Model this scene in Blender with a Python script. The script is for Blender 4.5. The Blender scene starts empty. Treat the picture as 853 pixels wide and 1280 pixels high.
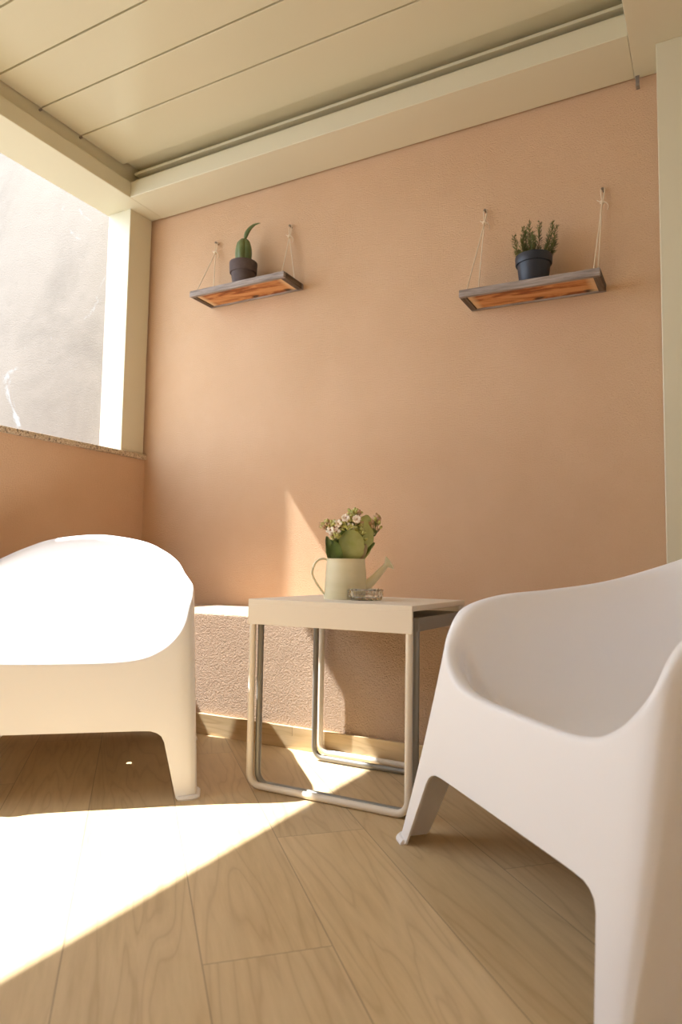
import bpy, bmesh, math, random
from mathutils import Vector, Matrix
random.seed(7)
PI = math.pi
C = bpy.context.scene.collection

# ------------------------------------------------------------------ helpers
def link(o, parent=None):
    C.objects.link(o)
    if parent is not None:
        o.parent = parent
    return o

def tag(o, label=None, cat=None, group=None, kind=None):
    if label: o['label'] = label
    if cat: o['category'] = cat
    if group: o['group'] = group
    if kind: o['kind'] = kind
    return o

def empty(name, loc, rz=0.0, **kw):
    o = bpy.data.objects.new(name, None)
    o.empty_display_size = .05
    o.location = loc; o.rotation_euler = (0, 0, rz)
    link(o)
    return tag(o, **kw)

def obj(name, bm, mats, parent=None, smooth=None, bevel=0, **kw):
    me = bpy.data.meshes.new(name)
    bmesh.ops.recalc_face_normals(bm, faces=bm.faces[:]) if kw.pop('recalc', True) else None
    bm.to_mesh(me); bm.free()
    if not isinstance(mats, (list, tuple)): mats = [mats]
    for m in mats: me.materials.append(m)
    o = bpy.data.objects.new(name, me)
    link(o, parent)
    if bevel:
        b = o.modifiers.new('bevel', 'BEVEL'); b.width = bevel; b.segments = 2; b.limit_method = 'ANGLE'; b.angle_limit = .6
    if smooth is not None:
        for p in me.polygons: p.use_smooth = True
        if smooth < 179:
            e = o.modifiers.new('edges', 'EDGE_SPLIT'); e.split_angle = math.radians(smooth)
    return tag(o, **kw)

def box(bm, x0, x1, y0, y1, z0, z1, mi=0):
    v = [bm.verts.new((x, y, z)) for z in (z0, z1) for y in (y0, y1) for x in (x0, x1)]
    for q in ((0, 2, 3, 1), (4, 5, 7, 6), (0, 1, 5, 4), (2, 6, 7, 3), (0, 4, 6, 2), (1, 3, 7, 5)):
        f = bm.faces.new([v[i] for i in q]); f.material_index = mi
    return v

def lathe(bm, prof, seg=48, c=(0, 0, 0), mi=0, cap0=True, cap1=False, rfun=None):
    rings = []
    for k, (r, z) in enumerate(prof):
        ring = []
        for i in range(seg):
            a = 2 * PI * i / seg
            rr = r if rfun is None else rfun(r, z, a)
            ring.append(bm.verts.new((c[0] + rr * math.cos(a), c[1] + rr * math.sin(a), c[2] + z)))
        rings.append(ring)
    for a, b in zip(rings, rings[1:]):
        for i in range(seg):
            f = bm.faces.new((a[i], a[(i + 1) % seg], b[(i + 1) % seg], b[i])); f.material_index = mi
    if cap0: bm.faces.new(rings[0][::-1]).material_index = mi
    if cap1: bm.faces.new(rings[-1]).material_index = mi
    return rings

def tube(bm, pts, rad, seg=10, mi=0, caps=True, flat=None):
    """sweep a round (or flat = (w, t)) section along pts; rad a number or list"""
    P = [Vector(p) for p in pts]; n = len(P)
    T = []
    for i in range(n):
        d = (P[min(i + 1, n - 1)] - P[max(i - 1, 0)]); T.append(d.normalized())
    up = Vector((0, 0, 1)) if abs(T[0].z) < .9 else Vector((0, 1, 0))
    if flat and len(flat) > 2: up = Vector(flat[2])
    N = (up - T[0] * up.dot(T[0])).normalized()
    rings = []
    for i in range(n):
        N = (N - T[i] * N.dot(T[i])).normalized(); B = T[i].cross(N)
        r = rad[i] if isinstance(rad, (list, tuple)) else rad
        ring = []
        for k in range(seg):
            a = 2 * PI * k / seg
            if flat: off = N * (flat[0] * math.cos(a)) + B * (flat[1] * math.sin(a))
            else: off = N * (r * math.cos(a)) + B * (r * math.sin(a))
            ring.append(bm.verts.new(P[i] + off))
        rings.append(ring)
    for a, b in zip(rings, rings[1:]):
        for k in range(seg):
            f = bm.faces.new((a[k], a[(k + 1) % seg], b[(k + 1) % seg], b[k])); f.material_index = mi
    if caps:
        bm.faces.new(rings[0][::-1]).material_index = mi; bm.faces.new(rings[-1]).material_index = mi

def crspline(P, n=8):
    P = [Vector(p) for p in P]; Q = [P[0] * 2 - P[1]] + P + [P[-1] * 2 - P[-2]]; out = []
    for i in range(1, len(Q) - 2):
        a, b, c, d = Q[i - 1:i + 3]
        for k in range(n):
            t = k / n
            out.append(.5 * ((2 * b) + (c - a) * t + (2 * a - 5 * b + 4 * c - d) * t * t + (3 * b - a - 3 * c + d) * t ** 3))
    out.append(P[-1]); return out

def interp(x, T):
    if x <= T[0][0]: return T[0][1]
    for (a, b), (c, d) in zip(T, T[1:]):
        if x <= c: return b + (d - b) * (x - a) / (c - a)
    return T[-1][1]

# ------------------------------------------------------------------ materials
def lin(r, g, b):
    f = lambda c: (c / 255 / 12.92) if c / 255 <= .04045 else ((c / 255 + .055) / 1.055) ** 2.4
    return (f(r), f(g), f(b), 1)

class M:
    def __init__(s, name, col=(.8, .8, .8, 1), rough=.5, metal=0.0, spec=.5):
        s.m = bpy.data.materials.new(name); s.m.use_nodes = True
        s.nt = s.m.node_tree; s.p = s.nt.nodes['Principled BSDF']
        s.p.inputs['Base Color'].default_value = col
        s.p.inputs['Roughness'].default_value = rough
        s.p.inputs['Metallic'].default_value = metal
        s.p.inputs['Specular IOR Level'].default_value = spec
    def n(s, t, **kw):
        k = s.nt.nodes.new(t)
        for a, v in kw.items(): setattr(k, a, v)
        return k
    def l(s, a, b): s.nt.links.new(a, b)
    def coord(s, out='Object', scale=(1, 1, 1), rot=(0, 0, 0), loc=(0, 0, 0)):
        t = s.n('ShaderNodeTexCoord'); mp = s.n('ShaderNodeMapping')
        mp.inputs['Scale'].default_value = scale; mp.inputs['Rotation'].default_value = rot; mp.inputs['Location'].default_value = loc
        s.l(t.outputs[out], mp.inputs['Vector']); return mp.outputs['Vector']
    def noise(s, vec, scale, detail=4, rough=.5, dist=0.0):
        k = s.n('ShaderNodeTexNoise'); k.inputs['Scale'].default_value = scale; k.inputs['Detail'].default_value = detail
        k.inputs['Roughness'].default_value = rough; k.inputs['Distortion'].default_value = dist
        s.l(vec, k.inputs['Vector']); return k.outputs['Fac']
    def ramp(s, fac, stops):
        k = s.n('ShaderNodeValToRGB'); e = k.color_ramp.elements
        while len(e) > 1: e.remove(e[-1])
        e[0].position, e[0].color = stops[0]
        for p, c in stops[1:]:
            x = e.new(p); x.color = c
        s.l(fac, k.inputs['Fac']); return k.outputs['Color']
    def math(s, op, a, b=None, c=None):
        k = s.n('ShaderNodeMath', operation=op)
        for i, v in enumerate((a, b, c)):
            if v is None: continue
            if isinstance(v, (int, float)): k.inputs[i].default_value = v
            else: s.l(v, k.inputs[i])
        return k.outputs[0]
    def mix(s, fac, a, b, mode='MIX'):
        k = s.n('ShaderNodeMix', data_type='RGBA', blend_type=mode)
        for sock, v in ((k.inputs['Factor'], fac), (k.inputs['A'], a), (k.inputs['B'], b)):
            if isinstance(v, (int, float)): sock.default_value = v
            elif isinstance(v, tuple): sock.default_value = v
            else: s.l(v, sock)
        return k.outputs['Result']
    def color(s, c): s.l(c, s.p.inputs['Base Color'])
    def bump(s, h, strength, dist):
        k = s.n('ShaderNodeBump'); k.inputs['Strength'].default_value = strength; k.inputs['Distance'].default_value = dist
        s.l(h, k.inputs['Height']); s.l(k.outputs['Normal'], s.p.inputs['Normal'])

def stucco(name, c1, c2, grain=190, dist=.0036, strength=.9, stains=False):
    m = M(name, c1, .9, spec=.2)
    v = m.coord()
    big = m.noise(v, 2.2, 5, .6)
    col = m.ramp(big, [(.3, c1), (.7, c2)])
    if stains:
        s1 = m.noise(v, 1.1, 8, .7, .6)
        col = m.mix(m.math('MULTIPLY', m.ramp(s1, [(.50, (0, 0, 0, 1)), (.66, (1, 1, 1, 1))]), .55), col, lin(110, 99, 88))
        s2 = m.noise(m.coord(loc=(3, 0, 1)), 2.3, 9, .75, .9)
        col = m.mix(m.ramp(s2, [(.62, (0, 0, 0, 1)), (.68, (1, 1, 1, 1))]), col, lin(150, 148, 144))
    m.color(col)
    h = m.noise(v, grain, 3, .65)
    h2 = m.noise(v, 9, 3, .5)
    m.bump(m.math('ADD', h, m.math('MULTIPLY', h2, .35)), strength, dist)
    return m.m

WALL = stucco('peach_stucco', lin(201, 165, 130), lin(209, 174, 140))
LEDGE = stucco('rough_peach_stucco', lin(204, 174, 146), lin(212, 183, 156), 185, .013, 1.0)
HOUSE = stucco('pale_house_render', lin(226, 214, 198), lin(230, 219, 204), 200, .002, .4)  # lightened so the unseen right and rear walls bounce more fill
OUTW = stucco('pale_outdoor_stucco', lin(129, 117, 104), lin(136, 124, 111), 140, .005, .5, stains=True)

m = M('cream_powder_coat', lin(210, 202, 174), .34); CREAM = m.m
m = M('cream_louvre_coat', lin(206, 198, 168), .26); LOUV = m.m

def plank_material(name, tiled):
    m = M(name, (.4, .3, .2, 1), .34, spec=.45)
    rot = m.coord('Object', rot=(0, 0, PI / 4)) if tiled else m.coord('Object')
    sx = m.n('ShaderNodeSeparateXYZ'); m.l(rot, sx.inputs[0])
    # after +45 deg rotation:  X = (x-y)/sqrt2 (along the plank), Y = (x+y)/sqrt2 (across)
    u, v = sx.outputs['X'], sx.outputs['Y']
    if not tiled:
        v = sx.outputs['Z']
    W, LEN = .204, 1.17
    row = m.math('FLOOR', m.math('DIVIDE', m.math('ADD', v, .163), W))
    fv = m.math('FRACT', m.math('DIVIDE', m.math('ADD', v, .163), W))
    uo = m.math('SUBTRACT', u, m.math('SUBTRACT', 2.249 + .45, m.math('MULTIPLY', row, .45)))
    cell = m.math('FLOOR', m.math('DIVIDE', uo, LEN))
    fu = m.math('FRACT', m.math('DIVIDE', uo, LEN))
    dv = m.math('MULTIPLY', m.math('MINIMUM', fv, m.math('SUBTRACT', 1, fv)), W)
    du = m.math('MULTIPLY', m.math('MINIMUM', fu, m.math('SUBTRACT', 1, fu)), LEN)
    d = m.math('MINIMUM', dv, du)
    joint = m.math('LESS_THAN', d, .0011) if tiled else m.math('LESS_THAN', du, .001)
    # a different piece of wood on every plank
    cm = m.n('ShaderNodeCombineXYZ')
    m.l(m.math('MULTIPLY', row, 7.31), cm.inputs['X']); m.l(m.math('MULTIPLY', cell, 3.77), cm.inputs['Y']); m.l(m.math('ADD', row, cell), cm.inputs['Z'])
    wn = m.n('ShaderNodeTexWhiteNoise', noise_dimensions='3D'); m.l(cm.outputs[0], wn.inputs['Vector'])
    cu = m.n('ShaderNodeCombineXYZ'); m.l(m.math('MULTIPLY', u, .95), cu.inputs['X']); m.l(m.math('MULTIPLY', v, 9), cu.inputs['Y'])
    off = m.n('ShaderNodeVectorMath', operation='ADD'); m.l(cu.outputs[0], off.inputs[0])
    sc = m.n('ShaderNodeVectorMath', operation='SCALE'); m.l(wn.outputs['Color'], sc.inputs[0]); sc.inputs['Scale'].default_value = 30
    m.l(sc.outputs[0], off.inputs[1])
    vec = off.outputs[0]
    base = m.noise(vec, .9, 3, .45, .5)                       # cathedral figure
    rings = m.math('ABSOLUTE', m.math('SUBTRACT', m.math('FRACT', m.math('MULTIPLY', base, 12)), .5))
    ringm = m.ramp(rings, [(.0, (1, 1, 1, 1)), (.12, (.35, .35, .35, 1)), (.5, (0, 0, 0, 1))])
    fine = m.noise(vec, 9, 6, .65, .2)
    shade = m.noise(vec, .7, 2, .5)
    col = m.ramp(m.math('ADD', m.math('MULTIPLY', fine, .5), m.math('MULTIPLY', shade, .5)), [(.32, lin(190, 164, 122)), (.5, lin(203, 178, 137)), (.68, lin(212, 188, 149))])
    col = m.mix(m.math('MULTIPLY', ringm, .30), col, lin(140, 104, 64))
    tone = m.math('ADD', m.math('MULTIPLY', wn.outputs['Value'], .16), .92)
    tc = m.n('ShaderNodeCombineXYZ')
    for k in range(3): m.l(tone, tc.inputs[k])
    col = m.mix(1.0, col, tc.outputs[0], 'MULTIPLY')
    col = m.mix(m.math('MULTIPLY', joint, .6), col, lin(120, 100, 78))
    m.color(col)
    m.bump(m.math('SUBTRACT', m.math('MULTIPLY', fine, .15), joint), .25, .001)
    rr = m.math('ADD', m.math('MULTIPLY', fine, .2), .30); m.l(rr, m.p.inputs['Roughness'])
    return m.m
FLOOR = plank_material('wood_look_floor_tile', True)
BASE = plank_material('wood_look_skirting_tile', False)

m = M('beige_granite', lin(190, 172, 145), .55)
v = m.coord(); g = m.noise(v, 210, 3, .7); g2 = m.noise(v, 90, 2, .6)
m.color(m.mix(m.ramp(g2, [(.56, (0, 0, 0, 1)), (.64, (1, 1, 1, 1))]), m.ramp(g, [(.35, lin(132, 108, 84)), (.5, lin(190, 168, 136)), (.65, lin(212, 198, 172))]), lin(110, 92, 74)))
GRANITE = m.m
GROUND = stucco('pale_paving', lin(118, 114, 108), lin(126, 122, 116), 60, .002, .3)

m = M('white_moulded_plastic', lin(238, 237, 238), .42, spec=.5)
m.bump(m.noise(m.coord(), 900, 2, .5), .05, .0003); WHITE = m.m
m = M('light_beige_metal', lin(226, 216, 200), .42); BEIGE = m.m
m = M('grey_painted_metal', lin(140, 136, 128), .36, metal=.25); GREYM = m.m
m = M('galvanised_bracket', lin(150, 140, 130), .4, metal=.6); ZINC = m.m

def wood(name, cols, axis_scale=(3, 40, 40)):
    m = M(name, cols[1], .75, spec=.25)
    v = m.coord(scale=axis_scale)
    n = m.noise(v, 1.5, 6, .65, .5)
    m.color(m.ramp(n, [(.3, cols[0]), (.5, cols[1]), (.7, cols[2])])); m.bump(n, .4, .002)
    return m.m
GREYWOOD = wood('weathered_grey_wood', (lin(96, 82, 74), lin(150, 136, 126), lin(178, 166, 158)))
DARKWOOD = wood('dark_charred_wood', (lin(62, 48, 38), lin(96, 80, 66), lin(132, 116, 100)), (40, 3, 40))
m = M('torched_orange_pine', lin(225, 140, 60), .6, spec=.3)
v = m.coord(scale=(2.6, 11, 8)); n = m.noise(v, 1.3, 5, .6, 1.2)
grain = m.noise(m.coord(scale=(4, 60, 10)), 1.2, 3, .5, .3)
col = m.ramp(n, [(.34, lin(84, 46, 24)), (.44, lin(150, 82, 40)), (.53, lin(206, 148, 92)), (.72, lin(218, 170, 118))])
col = m.mix(m.math('MULTIPLY', grain, .4), col, lin(186, 116, 60))
tc = m.n('ShaderNodeTexCoord'); sg = m.n('ShaderNodeSeparateXYZ'); m.l(tc.outputs['Generated'], sg.inputs[0])
kn = m.noise(m.coord(scale=(7, 16, 8)), 1.0, 1, .4)
col = m.mix(m.ramp(kn, [(.66, (0, 0, 0, 1)), (.70, (1, 1, 1, 1))]), col, lin(74, 52, 36))
edge = m.math('MINIMUM', sg.outputs['X'], m.math('SUBTRACT', 1, sg.outputs['X']))
edge = m.math('ADD', edge, m.math('MULTIPLY', n, .06))
col = m.mix(m.ramp(edge, [(.05, (.75, .75, .75, 1)), (.10, (0, 0, 0, 1))]), col, lin(226, 196, 152))
m.color(col); ORANGE = m.m
m = M('pale_twine', lin(226, 208, 180), .9, spec=.1); TWINE = m.m
m = M('rusty_nail', lin(128, 112, 96), .5, metal=.6); NAIL = m.m
m = M('dark_clay', lin(92, 78, 74), .8, spec=.25)
n = m.noise(m.coord(), 14, 5, .6); m.color(m.ramp(n, [(.3, lin(80, 66, 62)), (.7, lin(106, 92, 87))])); CLAY = m.m
m = M('black_plastic', lin(44, 46, 54), .45, spec=.4); BLACKP = m.m
m = M('potting_soil', lin(58, 42, 32), .95, spec=.1); m.bump(m.noise(m.coord(), 120, 3, .7), 1, .01); SOIL = m.m
def leafmat(name, c1, c2, rough=.42):
    m = M(name, c1, rough, spec=.4)
    m.p.inputs['Subsurface Weight'].default_value = .08
    m.p.inputs['Subsurface Radius'].default_value = (.01, .012, .004)
    m.p.inputs['Subsurface Scale'].default_value = .5
    n = m.noise(m.coord(), 28, 3, .55); m.color(m.ramp(n, [(.35, c1), (.68, c2)])); return m.m
CACTUS = leafmat('cactus_skin', lin(88, 102, 58), lin(112, 122, 76), .55)
KLEAF = leafmat('kalanchoe_leaf', lin(190, 196, 120), lin(206, 210, 144))
KDARK = leafmat('kalanchoe_dark_leaf', lin(128, 152, 82), lin(154, 172, 104))
KPINK = leafmat('kalanchoe_pinkish_leaf', lin(176, 160, 116), lin(196, 166, 140))
STEM = leafmat('green_stem', lin(92, 110, 56), lin(120, 130, 70))
BUDG = leafmat('yellow_green_bud', lin(182, 184, 104), lin(206, 200, 136), .6)
BUDP = leafmat('faded_pink_bud', lin(190, 150, 122), lin(214, 184, 146), .6)
PETAL = leafmat('white_petal', lin(248, 242, 228), lin(244, 226, 210), .6)
ROSE = leafmat('rosemary_needle', lin(78, 84, 42), lin(108, 108, 58), .6)
RSTEM = leafmat('rosemary_stem', lin(96, 72, 44), lin(112, 86, 54), .7)
m = M('cream_enamel', lin(226, 218, 182), .38)
n = m.noise(m.coord(scale=(2, 2, 14)), 2.5, 4, .6); m.color(m.ramp(n, [(.3, lin(222, 214, 176)), (.7, lin(232, 224, 192))])); ENAMEL = m.m
m = M('clear_cut_glass', (1, 1, 1, 1), .05); m.p.inputs['Transmission Weight'].default_value = 1; m.p.inputs['IOR'].default_value = 1.48; GLASS = m.m

# ------------------------------------------------------------------ the setting
ZB, ZT, W0 = 2.262, 2.335, .2253            # beam underside, beam lip, beam width
YR, XR, XE = -3.45, 2.11, 3.15              # rear end, right beam, right wall
bm = bmesh.new(); box(bm, -.26, XE, YR, 0, -.12, 0); obj('floor', bm, FLOOR, kind='structure', label='wood look plank tiles laid diagonally across the terrace')
bm = bmesh.new(); box(bm, -.26, XE + .2, 0, .2, -.12, 2.8); obj('wall_back', bm, WALL, kind='structure', label='peach stucco wall behind the table')
bm = bmesh.new(); box(bm, -9, -.26, 0.0, .3, -.12, 5.0); obj('wall_outside', bm, OUTW, kind='structure', label='sunlit pale stucco wall seen through the opening')
bm = bmesh.new(); box(bm, -9, -.26, -7, 0, -.3, -.13); obj('ground_outside', bm, GROUND, kind='structure', label='pale paving outside the parapet')
bm = bmesh.new(); box(bm, -.26, -.07, YR, 0, 0, 1.087); obj('wall_left', bm, WALL, kind='structure', label='low peach stucco parapet')
bm = bmesh.new(); box(bm, -.29, -.0555, YR, 0, 1.087, 1.111); obj('trim_1', bm, GRANITE, kind='structure', bevel=.003, label='speckled granite sill on the parapet')
bm = bmesh.new(); box(bm, -.07, XE, -.447, 0, 0, .423); obj('wall_ledge', bm, LEDGE, kind='structure', bevel=.006, label='low stucco ledge along the foot of the back wall')
bm = bmesh.new(); box(bm, -.07, XE, -.459, -.447, 0, .071); obj('baseboard_back', bm, BASE, kind='structure', bevel=.0015, label='wood look skirting tile along the ledge')
bm = bmesh.new(); box(bm, XE, XE + .2, YR, 0, -.12, 2.8); obj('wall_right', bm, HOUSE, kind='structure')  # unseen wall, put in to hold back light from the right
bm = bmesh.new(); box(bm, -.26, XE + .2, YR - .2, YR, -.12, 2.8); obj('wall_rear', bm, HOUSE, kind='structure')  # unseen house wall behind the camera, kept to shape the light

def profile_beam(name, boxes, label):
    bm = bmesh.new()
    for b in boxes: box(bm, *b)
    return obj(name, bm, CREAM, kind='structure', bevel=.0025, label=label)
# each beam: lower lip, set-back gutter wall above it
profile_beam('trim_2', [(-.224, 0, YR, -.012, ZB, ZT), (-.224, -.02, YR, -.004, ZT, 2.47)], 'cream metal beam over the parapet opening')
bm = bmesh.new()
xs = (0.0005, XR - .0005)
box(bm, xs[0], xs[1], -W0, -.010, ZB, ZT)
box(bm, xs[0], xs[1], -.195, -.004, ZT, 2.362)
box(bm, xs[0], xs[1], -.160, -.004, 2.362, 2.378)
box(bm, xs[0], xs[1], -.205, -.004, 2.378, 2.390)
box(bm, xs[0], xs[1], -.15, -.004, 2.390, 2.47)
obj('trim_3', bm, CREAM, kind='structure', bevel=.002, label='cream metal beam along the back wall')
profile_beam('trim_4', [(XR, XR + .235, YR, -.004, ZB, ZT), (XR + .02, XR + .235, YR, -.004, ZT, 2.47)], 'cream metal beam crossing above the right post')
bm = bmesh.new(); box(bm, -.212, -.07, -.152, -.012, 1.111, ZB); obj('trim_5', bm, CREAM, kind='structure', bevel=.0025, label='cream metal corner post on the granite sill')
bm = bmesh.new(); box(bm, 2.185, 2.33, -.148, -.012, .423, ZB); obj('trim_6', bm, CREAM, kind='structure', bevel=.0025, label='cream metal post at the right end of the back wall')
bm = bmesh.new(); box(bm, XR + .235, XE + .2, YR, 0, ZB + .02, 2.5); obj('trim_7', bm, CREAM, kind='structure', label='unseen plain soffit added right of the pergola to close off sky light')  # unseen slab, added to keep open sky off the right side

ceil = empty('ceiling', (0, 0, 2.40), kind='structure', label='cream metal louvre roof of the pergola')
for i in range(15):
    y1 = -.50 - .2 * i + (0.2 if i == 0 else .2)
    y0 = -.50 - .2 * (i)
    bm = bmesh.new()
    e = .0035
    if i == 0: y1 = -.262
    box(bm, -.012, XR + .012, y0 + e, y1 - e, 0, .012)
    box(bm, -.012, XR + .012, y0 + .0002, y1 - .0002, .012, .05)
    if i == 0: box(bm, -.012, XR + .012, y1, -.15, .022, .05)
    obj('louvre', bm, LOUV, ceil, bevel=.0015)
for y in (-.70, -.50, -.90):
    bm = bmesh.new(); tube(bm, [(-.019, y, -.006), (-.008, y, -.006)], .005, 10); obj('pivot_pin', bm, ZINC, ceil)
bm = bmesh.new(); box(bm, -.02, .02, YR, -.004, .055, .075); box(bm, -.02, XR + .03, YR, -.004, .0755, .09); obj('roof_sheet', bm, CREAM, ceil)

# small metal bracket between beam and wall
br = bmesh.new(); box(br, 2.114, 2.126, -.022, -.019, 2.226, 2.262); box(br, 2.114, 2.126, -.019, 0, 2.226, 2.229); box(br, 2.118, 2.122, -.025, -.022, 2.236, 2.240)
obj('wall_bracket', br, ZINC, bevel=.001, label='small grey metal bracket under the beam by the right post', cat='bracket')

# ------------------------------------------------------------------ moulded armchairs
K = [(0, -.36, 0, -.285, .345), (.19, -.36, .18, -.285, .35), (.28, -.36, .262, -.283, .376), (.338, -.36, .316, -.273, .428),
     (.362, -.354, .338, -.250, .478), (.371, -.330, .347, -.21, .516), (.372, -.20, .347, -.12, .543), (.370, 0, .337, 0, .556),
     (.366, .18, .318, .145, .577), (.358, .30, .292, .278, .613), (.335, .345, .240, .366, .650), (.27, .360, .158, .420, .684), (0, .365, 0, .452, .704)]

def outline(n=14):
    def cr(a, b, c, d, t): return [.5 * ((2 * q) + (r - p) * t + (2 * p - 5 * q + 4 * r - s) * t * t + (3 * q - p - 3 * r + s) * t ** 3) for p, q, r, s in zip(a, b, c, d)]
    mir = lambda k: (-k[0], k[1], -k[2], k[3], k[4])
    Q = [mir(K[1])] + K + [mir(K[-2])]
    half = []
    for i in range(1, len(Q) - 2):
        L = math.dist(Q[i][:2], Q[i + 1][:2]); m_ = max(6, int(L / .0055))
        for k in range(m_): half.append(cr(*Q[i - 1:i + 3], k / m_))
    half.append(list(K[-1]))
    other = [mir(h) for h in half[1:-1]][::-1]
    return half + other

ARCH = [(0, 0), (.029, .122), (.033, .139), (.040, .152), (.051, .160), (.067, .165), (.095, .166)]
def skirt_height(x, y):
    ax = abs(x)
    if y < -.335 and ax < .357: t = .320 - ax
    elif y > .30 and ax < .350: t = .275 - ax
    else: t = min(y + .285, .245 - y)
    return 0 if t <= 0 else interp(t, ARCH)

def chair_shell(parent):
    bm = bmesh.new(); cols = outline(); n = len(cols); RR = .019
    hole = Vector((.022, .085, .240))
    rows = []
    R3 = [Vector(c[2:5]) for c in cols]
    for j, (bx, by, rx, ry, rz) in enumerate(cols):
        T = Vector((0, 0, 0))
        for w in range(1, 9): T += (R3[(j + w) % n] - R3[j - w]).normalized()
        T.normalize()
        nv = Vector((-T.y, T.x, 0)).normalized()                  # inward (outline runs counter-clockwise)
        u = T.cross(nv); u = u if u.z > 0 else -u
        rim = R3[j]; zb = skirt_height(bx, by); st = rim - u * RR; zt = st.z; col = []
        for k in range(11):
            z = zb + (zt - zb) * k / 10; f = z / zt
            g = f + .10 * f * (1 - f)                             # slightly bowed
            col.append((bx + (st.x - bx) * g, by + (st.y - by) * g, z))
        rr_in = RR * (1.35 + 1.1 * max(0, min(1, (-ry - .1) / .15)) * math.exp(-(rx / .24) ** 4))
        for k in range(1, 9):
            a = PI * k / 8
            hor = RR * (1 - math.cos(a)) if a < PI / 2 else RR + rr_in * (-math.cos(a))
            h = -RR * (1 - math.sin(a)) if a < PI / 2 else -rr_in * (1 - math.sin(a))
            col.append(tuple(rim + nv * hor + u * h))
        ix, iy, iz = col[-1]
        back = max(0.0, min(1.0, (ry - .05) / .3)); front = max(0.0, min(1.0, (-ry - .2) / .06))
        e = 2 / (3.7 - 1.2 * back - .7 * front)
        M_ = 20
        for k in range(1, M_ + 1):
            th = PI / 2 * (k / M_)
            a = 1 - math.cos(th) ** e if k < M_ else 1
            b = math.sin(th) ** e
            a = a * .970
            col.append((ix + (hole.x - ix) * a, iy + (hole.y - iy) * a, iz + (hole.z - iz) * b))
        rows.append([bm.verts.new(c) for c in col])
    m_ = len(rows[0])
    for j in range(n):
        a, b = rows[j], rows[(j + 1) % n]
        for k in range(m_ - 1):
            bm.faces.new((a[k], b[k], b[k + 1], a[k + 1]))
    # smooth the bowl a little so that the columns blend
    inner = [v for r in rows for v in r[13:-1]]
    for _ in range(14): bmesh.ops.smooth_vert(bm, verts=inner, factor=.5, use_axis_x=True, use_axis_y=True, use_axis_z=True)
    o = obj('shell', bm, WHITE, parent, smooth=180)
    s = o.modifiers.new('thickness', 'SOLIDIFY'); s.thickness = .0045; s.offset = -1
    e = o.modifiers.new('edges', 'EDGE_SPLIT'); e.split_angle = math.radians(70)
    return o

def chair_feet(parent):
    cols = outline(); n = len(cols)
    legs = [[], [], [], []]
    # gather the four runs of the outline that reach the floor
    z0 = [skirt_height(c[0], c[1]) <= 0.0 for c in cols]
    start = next(i for i in range(n) if not z0[i])
    run = []; runs = []
    for q in range(n + 1):
        i = (start + q) % n
        if z0[i]: run.append(cols[i])
        elif run: runs.append(run); run = []
    for run in runs:
        bm = bmesh.new(); prof = [(-.005, 0), (.009, 0), (.009, .004), (.003, .010), (-.005, .010)]
        sect = []
        for i, c in enumerate(run):
            p, q = run[max(i - 1, 0)], run[min(i + 1, len(run) - 1)]
            tx, ty = q[0] - p[0], q[1] - p[1]; l = math.hypot(tx, ty) or 1
            ox, oy = ty / l, -tx / l
            sect.append([bm.verts.new((c[0] + ox * d, c[1] + oy * d, z)) for d, z in prof])
        for a, b in zip(sect, sect[1:]):
            for k in range(5): bm.faces.new((a[k], a[(k + 1) % 5], b[(k + 1) % 5], b[k]))
        bm.faces.new(sect[0][::-1]); bm.faces.new(sect[-1])
        obj('foot', bm, WHITE, parent, smooth=40)

def by_foot(lx, ly, wx, wy, a): return (wx - (math.cos(a) * lx - math.sin(a) * ly), wy - (math.sin(a) * lx + math.cos(a) * ly), 0)
A1, A2 = math.radians(40), math.radians(-45)
CH2 = by_foot(-.372, -.36, 1.671, -.957, A2)
chair = empty('armchair', by_foot(.372, -.36, 1.133, -.996, A1), A1, cat='chair', group='white moulded armchairs',
              label='white moulded plastic armchair at left by the parapet, its seat in sunshine')
chair_shell(chair); chair_feet(chair)
chair2 = chair.copy(); link(chair2); chair2.location = CH2; chair2.rotation_euler = (0, 0, A2)
chair2['label'] = 'white moulded plastic armchair at right in the shade, cut off by the photo edge'
for ch in list(chair.children):
    c = ch.copy(); link(c, chair2)

# ------------------------------------------------------------------ nested side tables
def loop_path(x0, x1, y, ztop, r=.032, zc=.0095):
    pts = [(x0, y, ztop), (x0, y, zc + r)]
    for k in range(1, 9):
        a = PI / 2 * k / 8; pts.append((x0 + r * (1 - math.cos(a)), y, zc + r * (1 - math.sin(a))))
    pts.append(((x0 + x1) / 2, y, zc))
    for k in range(0, 9):
        a = PI / 2 * k / 8; pts.append((x1 - r + r * math.sin(a), y, zc + r * (1 - math.cos(a))))
    pts.append((x1, y, ztop)); return pts
t1 = empty('side_table', (1.4225, -.67, 0), cat='table', label='taller light beige metal side table with sled legs, carrying the watering can', group='nested side tables')
def loc(b, o): return (b[0] - o[0], b[1] - o[0], b[2] - o[1], b[3] - o[1], b[4], b[5])
o1 = (1.4225, -.67)
bm = bmesh.new()
X0, X1, Y0, Y1 = 1.18, 1.665, -.861, -.460
box(bm, *loc((X0, X1, Y0, Y1, .492, .506), o1)); obj('tabletop', bm, BEIGE, t1, bevel=.0015)
for ya, yb in ((Y0, Y0 + .007), (Y1 - .007, Y1)):
    bm = bmesh.new(); box(bm, *loc((X0, X1, ya, yb, .438, .4925), o1)); obj('apron', bm, BEIGE, t1, bevel=.001)
for y in (-.851, -.470):
    bm = bmesh.new(); tube(bm, [(p[0] - o1[0], p[1] - o1[1], p[2]) for p in loop_path(1.191, 1.654, y, .492)], .0092, 14)
    obj('sled_leg', bm, BEIGE, t1, smooth=60)
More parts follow.
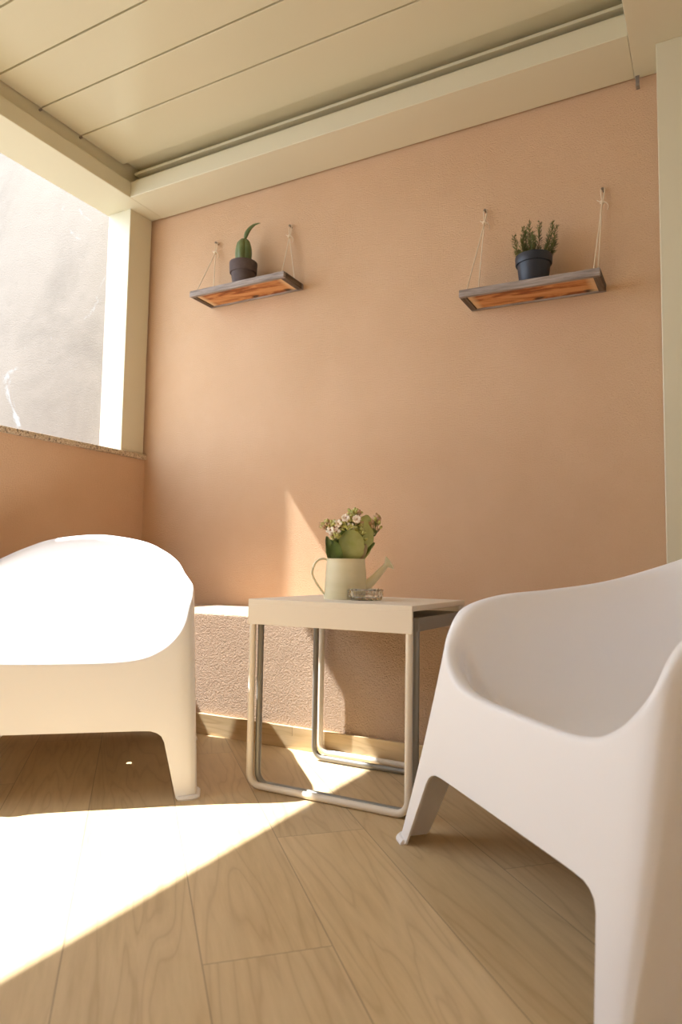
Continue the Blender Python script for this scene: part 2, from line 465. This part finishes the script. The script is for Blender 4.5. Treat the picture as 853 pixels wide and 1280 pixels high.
t2 = empty('side_table', (1.447, -.68, 0), cat='table', label='lower grey metal side table nested under the beige table, poking out at its right end', group='nested side tables')
o2 = (1.447, -.68)
bm = bmesh.new(); box(bm, *loc((1.193, 1.674, -.839, -.520, .462, .476), o2)); obj('tabletop', bm, GREYM, t2, bevel=.001)
for nm, b in (('apron', (1.193, 1.674, -.839, -.832, .443, .4625)), ('apron', (1.193, 1.674, -.527, -.520, .443, .4625)), ('apron', (1.667, 1.674, -.831, -.528, .443, .4625)), ('apron', (1.193, 1.200, -.831, -.528, .443, .4625))):
    bm = bmesh.new(); box(bm, *loc(b, o2)); obj(nm, bm, GREYM, t2, bevel=.001)
for y in (-.831, -.529):
    bm = bmesh.new(); tube(bm, [(p[0] - o2[0], p[1] - o2[1], p[2]) for p in loop_path(1.204, 1.664, y, .462)], .0085, 14)
    obj('sled_leg', bm, GREYM, t2, smooth=60)

# ------------------------------------------------------------------ watering can, kalanchoe, ashtray
RZ = math.radians(28.4); ZTOP = .506
can = empty('watering_can', (1.378, -.665, ZTOP), RZ, cat='watering can', label='small cream enamelled watering can used as a flower pot on the beige table')
bm = bmesh.new()
lathe(bm, [(.0605, 0), (.0615, .002), (.0605, .03), (.0585, .07), (.056, .10), (.0545, .112), (.0555, .1145), (.0535, .1145), (.0525, .111), (.055, .09), (.058, .01)], 64, cap1=True)
obj('body', bm, ENAMEL, can, smooth=40)
hp = crspline([(-.050, -.004, .108), (-.066, -.004, .1135), (-.084, -.004, .106), (-.0955, -.004, .082), (-.094, -.004, .062), (-.078, -.004, .035), (-.0605, -.004, .012)], 8)
bm = bmesh.new(); tube(bm, hp, 1, 12, flat=(.0065, .0034, (0, 1, 0))); obj('handle', bm, ENAMEL, can, smooth=60)
sp = [Vector((.049, 0, .030)), Vector((.075, 0, .052)), Vector((.100, 0, .080)), Vector((.1165, 0, .0985))]
bm = bmesh.new(); tube(bm, crspline(sp, 5), [.0155 - .0085 * i / 15 for i in range(16)], 20); spt = obj('spout', bm, ENAMEL, can, smooth=60)
bm = bmesh.new()
lathe(bm, [(.005, -.014), (.008, -.010), (.0205, .000), (.0215, .0015), (.0205, .003), (.012, .0048)], 36, cap1=True)
bmesh.ops.rotate(bm, verts=bm.verts, cent=(0, 0, 0), matrix=Matrix.Rotation(math.radians(57), 3, 'Y'))
bmesh.ops.translate(bm, verts=bm.verts, vec=(.124, 0, .1045)); obj('sprinkler_rose', bm, ENAMEL, spt, smooth=50)

kal = empty('kalanchoe', (1.378, -.665, ZTOP + .02), RZ, cat='plant', label='green succulent with white and pinkish flower clusters growing in the cream watering can')
def leaf_bm(base, tip, width, bulge=(0, -1, 0), cup=.25, sag=.1, thick=.0028, shape=.75):
    B, Tp, U = Vector(base), Vector(tip), Vector(bulge).normalized()
    d = Tp - B; L = d.length; T = d / L; S = T.cross(U).normalized(); N = S.cross(T).normalized()
    bm = bmesh.new(); n, m_ = 16, 10; g = []
    for i in range(n + 1):
        t = i / n; w = width / 2 * max(.12, (1 - abs(2 * t ** .9 - 1) ** 2.5) ** .6)
        row = []
        for k in range(m_ + 1):
            s = 2 * k / m_ - 1
            sc = 1 + .035 * math.sin(9 * t * PI) * abs(s) ** 4
            p = B + T * (L * t) + S * (w * s * sc) + N * (sag * L * math.sin(PI * t) - cup * w * s * s)
            row.append(bm.verts.new(p))
        g.append(row)
    for i in range(n):
        for k in range(m_): bm.faces.new((g[i][k], g[i][k + 1], g[i + 1][k + 1], g[i + 1][k]))
    geom = bm.faces[:]
    r = bmesh.ops.solidify(bm, geom=geom, thickness=thick)
    return bm
z0 = -.02
LEAVES = [  # base, tip, width, bulge, material, cup
    ((.012, -.032, .085), (.015, -.050, .176), .074, (0, -1, .1), KLEAF, .30),
    ((.030, .004, .085), (.060, .006, .222), .066, (.15, -1, 0), KLEAF, .22),
    ((-.002, .020, .085), (-.004, .012, .196), .056, (0, -1, 0), KDARK, .22),
    ((-.036, -.008, .085), (-.058, -.014, .158), .030, (-.75, -.6, 0), KDARK, .5),
    ((-.020, .010, .085), (-.034, .012, .150), .040, (-.2, -1, 0), KDARK, .2),
    ((.030, -.020, .085), (.056, -.030, .136), .030, (.5, -.8, .3), KPINK, .4),
    ((.034, .010, .085), (.082, .002, .143), .022, (0, -.6, .8), KDARK, .3),
    ((.020, .026, .085), (.030, .040, .180), .050, (0, -1, 0), KDARK, .2),
    ((-.030, .024, .085), (-.046, .036, .150), .044, (-.3, -1, 0), KDARK, .2),
    ((-.022, -.030, .085), (-.034, -.044, .142), .036, (-.2, -1, .2), KDARK, .3),
]
for b, t, w, u, mt, cup in LEAVES:
    obj('leaf', leaf_bm(b, t, w, u, cup), mt, kal, smooth=60)
bm = bmesh.new(); lathe(bm, [(.050, .076), (.0515, .080)], 40, cap1=True); obj('soil', bm, SOIL, kal)
def cluster(parent, centre, rad, nb, nf, stem_from, budmix):
    bm = bmesh.new(); c = Vector(centre); s0 = Vector(stem_from)
    mid = s0.lerp(c, .55) + Vector((0, 0, .006)); hub = c - Vector((0, 0, rad[2] * .8))
    tube(bm, crspline([s0, mid, hub], 5), .0022, 8, mi=0)
    def ico(bm, mat, k, sub=2):
        for f in bmesh.ops.create_icosphere(bm, subdivisions=sub, radius=1, matrix=mat)['verts']:
            for fc in f.link_faces: fc.material_index = k
    for i in range(nb):
        a = i * 2.39996; q = math.sqrt((i + .5) / nb)
        d = Vector((math.cos(a) * q * rad[0], math.sin(a) * q * rad[1], (1 - q * q) * rad[2] * .9 + random.uniform(-.55, .3) * rad[2]))
        p = c + d; tube(bm, [hub, hub.lerp(p, .6) + Vector((0, 0, .001)), p], .0008, 5, mi=0)
        r = random.uniform(.0036, .0052); ax = (p - hub).normalized()
        ico(bm, Matrix.Translation(p) @ ax.to_track_quat('Z', 'Y').to_matrix().to_4x4() @ Matrix.Diagonal((r, r, r * 1.45, 1)), 2 if random.random() < budmix else 1)
    o = obj('flower_cluster', bm, [STEM, BUDG, BUDP], parent, smooth=60)
    for i in range(nf):                                            # open flowers, five rounded petals each
        a = i * 2.1 + .4; bm = bmesh.new()
        p = c + Vector((math.cos(a) * rad[0] * .55, -rad[1] * .95, math.sin(a) * rad[2] * .65 + rad[2] * .1))
        face = Vector((random.uniform(-.35, .35), -1, random.uniform(.1, .5))).normalized(); q = face.to_track_quat('Z', 'Y').to_matrix().to_4x4()
        for w in range(5):
            ico(bm, Matrix.Translation(p) @ q @ Matrix.Rotation(w * 2 * PI / 5 + i, 4, 'Z') @ Matrix.Translation((.0062, 0, .001)) @ Matrix.Rotation(-.35, 4, 'Y') @ Matrix.Diagonal((.0070, .0052, .0018, 1)), 0)
        ico(bm, Matrix.Translation(p + face * .002) @ Matrix.Scale(.0024, 4), 1, 1)
        tube(bm, [p, p.lerp(hub, .8)], .0008, 5, mi=2)
        obj('blossom', bm, [PETAL, BUDP, STEM], o, smooth=60)
CL = [((-.042, -.012, .186), (.036, .022, .020), 60, 1, (-.012, 0, .085), .35),
      ((-.038, -.026, .166), (.018, .012, .014), 12, 3, (-.014, -.01, .085), .5),
      ((.012, -.014, .198), (.033, .018, .024), 44, 5, (.004, 0, .085), .2),
      ((.006, -.030, .178), (.022, .010, .010), 18, 0, (0, -.02, .085), .0),
      ((-.030, -.036, .152), (.012, .010, .018), 14, 0, (-.01, -.02, .085), .0),
      ((.020, .0, .224), (.022, .014, .014), 22, 0, (.010, .01, .085), .2),
      ((.084, .004, .190), (.017, .012, .032), 26, 0, (.028, .014, .085), .7),
      ((.040, -.028, .160), (.016, .008, .018), 14, 0, (.016, -.014, .085), .05)]
for a in CL: cluster(kal, *a)

ash = empty('ashtray', (1.452, -.690, ZTOP), RZ, cat='ashtray', label='small round cut glass ashtray in front of the watering can')
bm = bmesh.new(); NF = 18
def facet(r, z, a):
    return r * (1 + (.022 * (abs(((a * NF / (2 * PI)) % 1) - .5) * 4 - 1) if .004 < z < .03 and r > .041 else 0))
rings = lathe(bm, [(.044, .0004), (.047, .002), (.0475, .0065), (.0505, .015), (.0495, .024), (.051, .029), (.0485, .0315), (.046, .0315), (.042, .028), (.039, .012), (.034, .0085), (.012, .0075)], NF * 6, cap1=True, rfun=facet)
obj('glass_bowl', bm, GLASS, ash, smooth=22)

# ------------------------------------------------------------------ hanging shelves
def shelf(name_label, cx, cz, length, depth, tilt, nails, front_z_drop):
    s = empty('hanging_shelf', (cx, 0, cz), cat='shelf', label=name_label, group='rope hung wall shelves')
    s.rotation_euler = (0, tilt, 0)
    L, D, H = length / 2, depth, .026
    bm = bmesh.new(); box(bm, -L + .0235, L - .0235, -D + .0165, -.0145, .004, .014); obj('panel', bm, ORANGE, s, bevel=.001)
    bm = bmesh.new(); box(bm, -L, L, -D, -D + .016, 0, H); obj('front_rail', bm, GREYWOOD, s, bevel=.002)
    bm = bmesh.new(); box(bm, -L, L, -.014, -.002, 0, H); obj('back_rail', bm, GREYWOOD, s, bevel=.002)
    for q in (-1, 1):
        x0, x1 = sorted((q * L, q * (L - .023)))
        bm = bmesh.new(); box(bm, x0, x1, -D + .0163, -.0143, 0, H); obj('end_rail', bm, DARKWOOD, s, bevel=.002)
    bm = bmesh.new(); box(bm, -L + .0235, L - .0235, -D + .0165, -.0145, .0142, H - .001); obj('top_board', bm, GREYWOOD, s, bevel=.001)
    for q, (nx, nz) in zip((-1, 1), nails):
        # nail with head, sticking out of the wall
        nb = bmesh.new(); tube(nb, [(nx, .0, nz), (nx, -.020, nz + .002)], .0022, 10); tube(nb, [(nx, -.0195, nz + .002), (nx, -.0215, nz + .0022)], .0048, 12)
        obj('nail', nb, NAIL, s)
        xf = q * (L - .022); kz = nz - .045
        rp = bmesh.new()
        N = Vector((nx, -.013, nz)); kn = Vector((nx - .001, -.018, kz))
        fr = Vector((xf, -D + .018, H)); bk = Vector((xf + (.006 if q < 0 else -.004), -.030, H))
        tube(rp, crspline([fr, fr.lerp(kn, .5) + Vector((0, .0005, 0)), kn], 6), .0019, 7)
        tube(rp, crspline([bk, bk.lerp(kn, .5), kn], 6), .0019, 7)
        tube(rp, crspline([kn, N + Vector((-.006, 0, .0)), N + Vector((0, 0, .007)), N + Vector((.006, 0, 0)), kn + Vector((.002, 0, 0))], 6), .0019, 7)
        rope = obj('rope', rp, TWINE, s, smooth=60); rp = bmesh.new()   # knot and its loose ends
        tube(rp, crspline([kn + Vector((-.006, -.001, .003)), kn + Vector((0, -.005, .004)), kn + Vector((.006, 0, .001)), kn + Vector((.001, .004, -.003)), kn + Vector((-.005, -.003, -.003)), kn + Vector((.003, -.005, .0))], 6), .0024, 7)
        tube(rp, crspline([kn, kn + Vector((.012, -.004, -.004)), kn + Vector((.020, -.002, -.016)), kn + Vector((.018, 0, -.030))], 6), .0017, 6)
        tube(rp, crspline([kn, kn + Vector((-.010, -.003, .004)), kn + Vector((-.016, -.001, .010))], 5), .0017, 6)
        for e in (fr, bk):                                         # stopper knot where the rope enters the rail
            bmesh.ops.create_icosphere(rp, subdivisions=2, radius=.004, matrix=Matrix.Translation(e + Vector((0, 0, .001))))
        obj('knot', rp, TWINE, rope, smooth=60)
    return s
shelf('grey framed wooden shelf hung on twine, the left one, carrying the cactus', .556, 1.764, .492, .155, math.radians(.2), ((.335 - .556, 2.063 - 1.764), (.736 - .556, 2.053 - 1.764)), 0)
shelf('grey framed wooden shelf hung on twine, the right one, carrying the rosemary', 1.775, 1.543, .470, .155, math.radians(1.1), ((1.587 - 1.775, 1.912 - 1.543), (1.997 - 1.775, 1.898 - 1.543)), 0)

# potted cactus
cp = empty('potted_cactus', (.546, -.085, 1.7905), cat='potted plant', label='cactus with a curved top pad in a dark clay pot on the left shelf')
bm = bmesh.new()
lathe(bm, [(.042, 0), (.0432, .002), (.0525, .060), (.0525, .0605), (.0565, .0605), (.0585, .063), (.0605, .104), (.0595, .108), (.056, .108), (.055, .1), (.050, .06), (.049, .05)], 64, cap1=True)
obj('pot', bm, CLAY, cp, smooth=35)
bm = bmesh.new(); lathe(bm, [(.0545, .0955), (.050, .098), (.02, .101)], 32, cap1=True); obj('soil', bm, SOIL, cp)
bm = bmesh.new()
prof = [(.024, .096), (.029, .11), (.0325, .13), (.0335, .155), (.032, .18), (.0275, .199), (.018, .211), (.006, .217)]
lathe(bm, prof, 80, cap1=True, rfun=lambda r, z, a: r * (1 + .24 * (abs(math.cos(2.5 * (a + .15))) ** .9 - .55) + .02 * math.sin(60 * z + 5 * a)))
for k in range(5):                                                  # spine cushions along each rib
    for q in range(6):
        a = -.15 + k * 2 * PI / 5; z = .112 + q * .015; r = interp(z, [(p[1], p[0]) for p in prof]) * 1.045
        bmesh.ops.create_icosphere(bm, subdivisions=1, radius=.0016, matrix=Matrix.Translation((r * math.cos(a), r * math.sin(a), z)))
obj('stem', bm, CACTUS, cp, smooth=60)
# curved top pad: broad, tapering to a thin tip that bends to the right
bm = bmesh.new()
cx_, sx_ = math.cos(math.radians(28)), math.sin(math.radians(28))
cl = crspline([(.004, 0, .210), (.006, 0, .224), (.014, 0, .243), (.030, 0, .262), (.054, 0, .276), (.082, 0, .279)], 6)
wd = [interp(i / 30, [(0, .006), (.15, .010), (.35, .0135), (.55, .0115), (.8, .0055), (1, .0012)]) for i in range(31)]
P = [Vector(p) for p in cl]; rings = []
for i, p in enumerate(P):
    t = (P[min(i + 1, 30)] - P[max(i - 1, 0)]).normalized(); nn = Vector((-t.z, 0, t.x)); ring = []
    for k in range(14):
        a = 2 * PI * k / 14; off = nn * (wd[i] * math.cos(a) * .85) + Vector((0, 1, 0)) * (wd[i] * .8 * math.sin(a))
        q = p + off; ring.append(bm.verts.new((q.x * cx_ - q.y * sx_, q.x * sx_ * .4 + q.y * cx_, q.z)))
    rings.append(ring)
for a, b in zip(rings, rings[1:]):
    for k in range(14): bm.faces.new((a[k], a[(k + 1) % 14], b[(k + 1) % 14], b[k]))
bm.faces.new(rings[0][::-1]); bm.faces.new(rings[-1])
obj('pad', bm, CACTUS, cp, smooth=60)

# potted rosemary
rp_ = empty('potted_rosemary', (1.786, -.086, 1.5697), cat='potted plant', label='rosemary in a black plastic pot on the right shelf')
bm = bmesh.new()
lathe(bm, [(.046, 0), (.0475, .002), (.0555, .072), (.0600, .0725), (.0615, .076), (.0625, .098), (.0615, .1015), (.058, .1015), (.0575, .09), (.052, .06)], 64, cap1=True)
obj('pot', bm, BLACKP, rp_, smooth=35)
bm = bmesh.new(); lathe(bm, [(.057, .090), (.05, .0925), (.02, .095)], 32, cap1=True); obj('soil', bm, SOIL, rp_)
rnd = random.Random(3)
SPR = [((-.020, -.010), (-.066, -.006, .187)), ((-.012, .006), (-.030, .004, .212)), ((-.006, -.012), (-.012, -.016, .218)), ((-.002, .010), (-.020, .018, .196)),
       ((.010, .0), (.022, -.004, .218)), ((.018, -.010), (.066, -.008, .204)), ((.014, .012), (.045, .016, .170)), ((.004, -.018), (.006, -.03, .160)), ((-.014, -.016), (-.036, -.024, .158)), ((.024, .004), (.070, .012, .150)), ((-.022, .010), (-.058, .014, .140)), ((-.016, .0), (-.036, -.004, .206)), ((.0, .0), (-.004, .006, .190)), ((.022, -.004), (.076, -.004, .190))]
for (bx, by), (tx, ty, tz) in SPR:
    bm = bmesh.new()
    b, t = Vector((bx, by, .088)), Vector((tx, ty, tz))
    mid = b.lerp(t, .5) + Vector(((tx - bx) * .22, (ty - by) * .2, -.012))
    path = crspline([b, mid, t], 12); tube(bm, path, [.0020 - .0012 * i / 24 for i in range(25)], 6, mi=1)
    for i in range(4, 25):
        T = (path[min(i + 1, 24)] - path[i - 1]).normalized()
        for k in range(5):
            a = rnd.uniform(0, 2 * PI); ref = Vector((math.cos(a), math.sin(a), .3)); side = (ref - T * ref.dot(T)).normalized()
            ln = rnd.uniform(.014, .024) * (1 if i < 21 else .75); d = (side + T * rnd.uniform(.5, 1.3)).normalized()
            p = path[i]; e = p + d * ln; w = d.cross(T).normalized() * .0017; n_ = d.cross(w).normalized() * .0007
            q = p.lerp(e, .5)
            v = [bm.verts.new(x) for x in (p, q + w, q + n_, q - w, q - n_, e)]
            for f in ((0, 1, 2), (0, 2, 3), (0, 3, 4), (0, 4, 1), (5, 2, 1), (5, 3, 2), (5, 4, 3), (5, 1, 4)): bm.faces.new([v[x] for x in f])
    obj('sprig', bm, [ROSE, RSTEM], rp_, recalc=True)

# ------------------------------------------------------------------ light
sun = bpy.data.lights.new('sun', 'SUN'); sun.energy = 16.5; sun.angle = math.radians(.55); sun.color = (.95, .98, 1.0)
so = bpy.data.objects.new('sun', sun); link(so)
so.rotation_euler = Vector((1, .184, -1.40)).to_track_quat('-Z', 'Y').to_euler(); so.location = (-3, -1, 5)
w = bpy.data.worlds.new('sky'); bpy.context.scene.world = w; w.use_nodes = True
bg = w.node_tree.nodes['Background']; bg.inputs['Color'].default_value = (.82, .96, 1.14, 1); bg.inputs['Strength'].default_value = 4.2

# ------------------------------------------------------------------ camera
cam = bpy.data.cameras.new('camera'); co = bpy.data.objects.new('camera', cam); link(co)
yaw, pitch, roll, f = .4959, .0779, .0158, 862.26
F = Vector((-math.sin(yaw) * math.cos(pitch), math.cos(yaw) * math.cos(pitch), math.sin(pitch)))
R = Vector((math.cos(yaw), math.sin(yaw), 0)); U = R.cross(F)
R2 = R * math.cos(roll) + U * math.sin(roll); U2 = U * math.cos(roll) - R * math.sin(roll)
mt = Matrix((R2, U2, -F)).transposed().to_4x4(); mt.translation = (2.3092, -2.4211, .60); co.matrix_world = mt
cam.sensor_fit = 'VERTICAL'; cam.sensor_height = 36; cam.lens = f * 36 / 1280
cam.clip_start = .02
cam.dof.use_dof = True; cam.dof.focus_distance = 2.0; cam.dof.aperture_fstop = 4.0
sc = bpy.context.scene; sc.camera = co
sc.view_settings.view_transform = 'Standard'; sc.view_settings.look = 'None'; sc.view_settings.gamma = 1; sc.view_settings.exposure = 0.30
sc.view_settings.use_curve_mapping = False
sc.cycles.max_bounces = 14; sc.cycles.diffuse_bounces = 10; sc.cycles.use_denoising = True
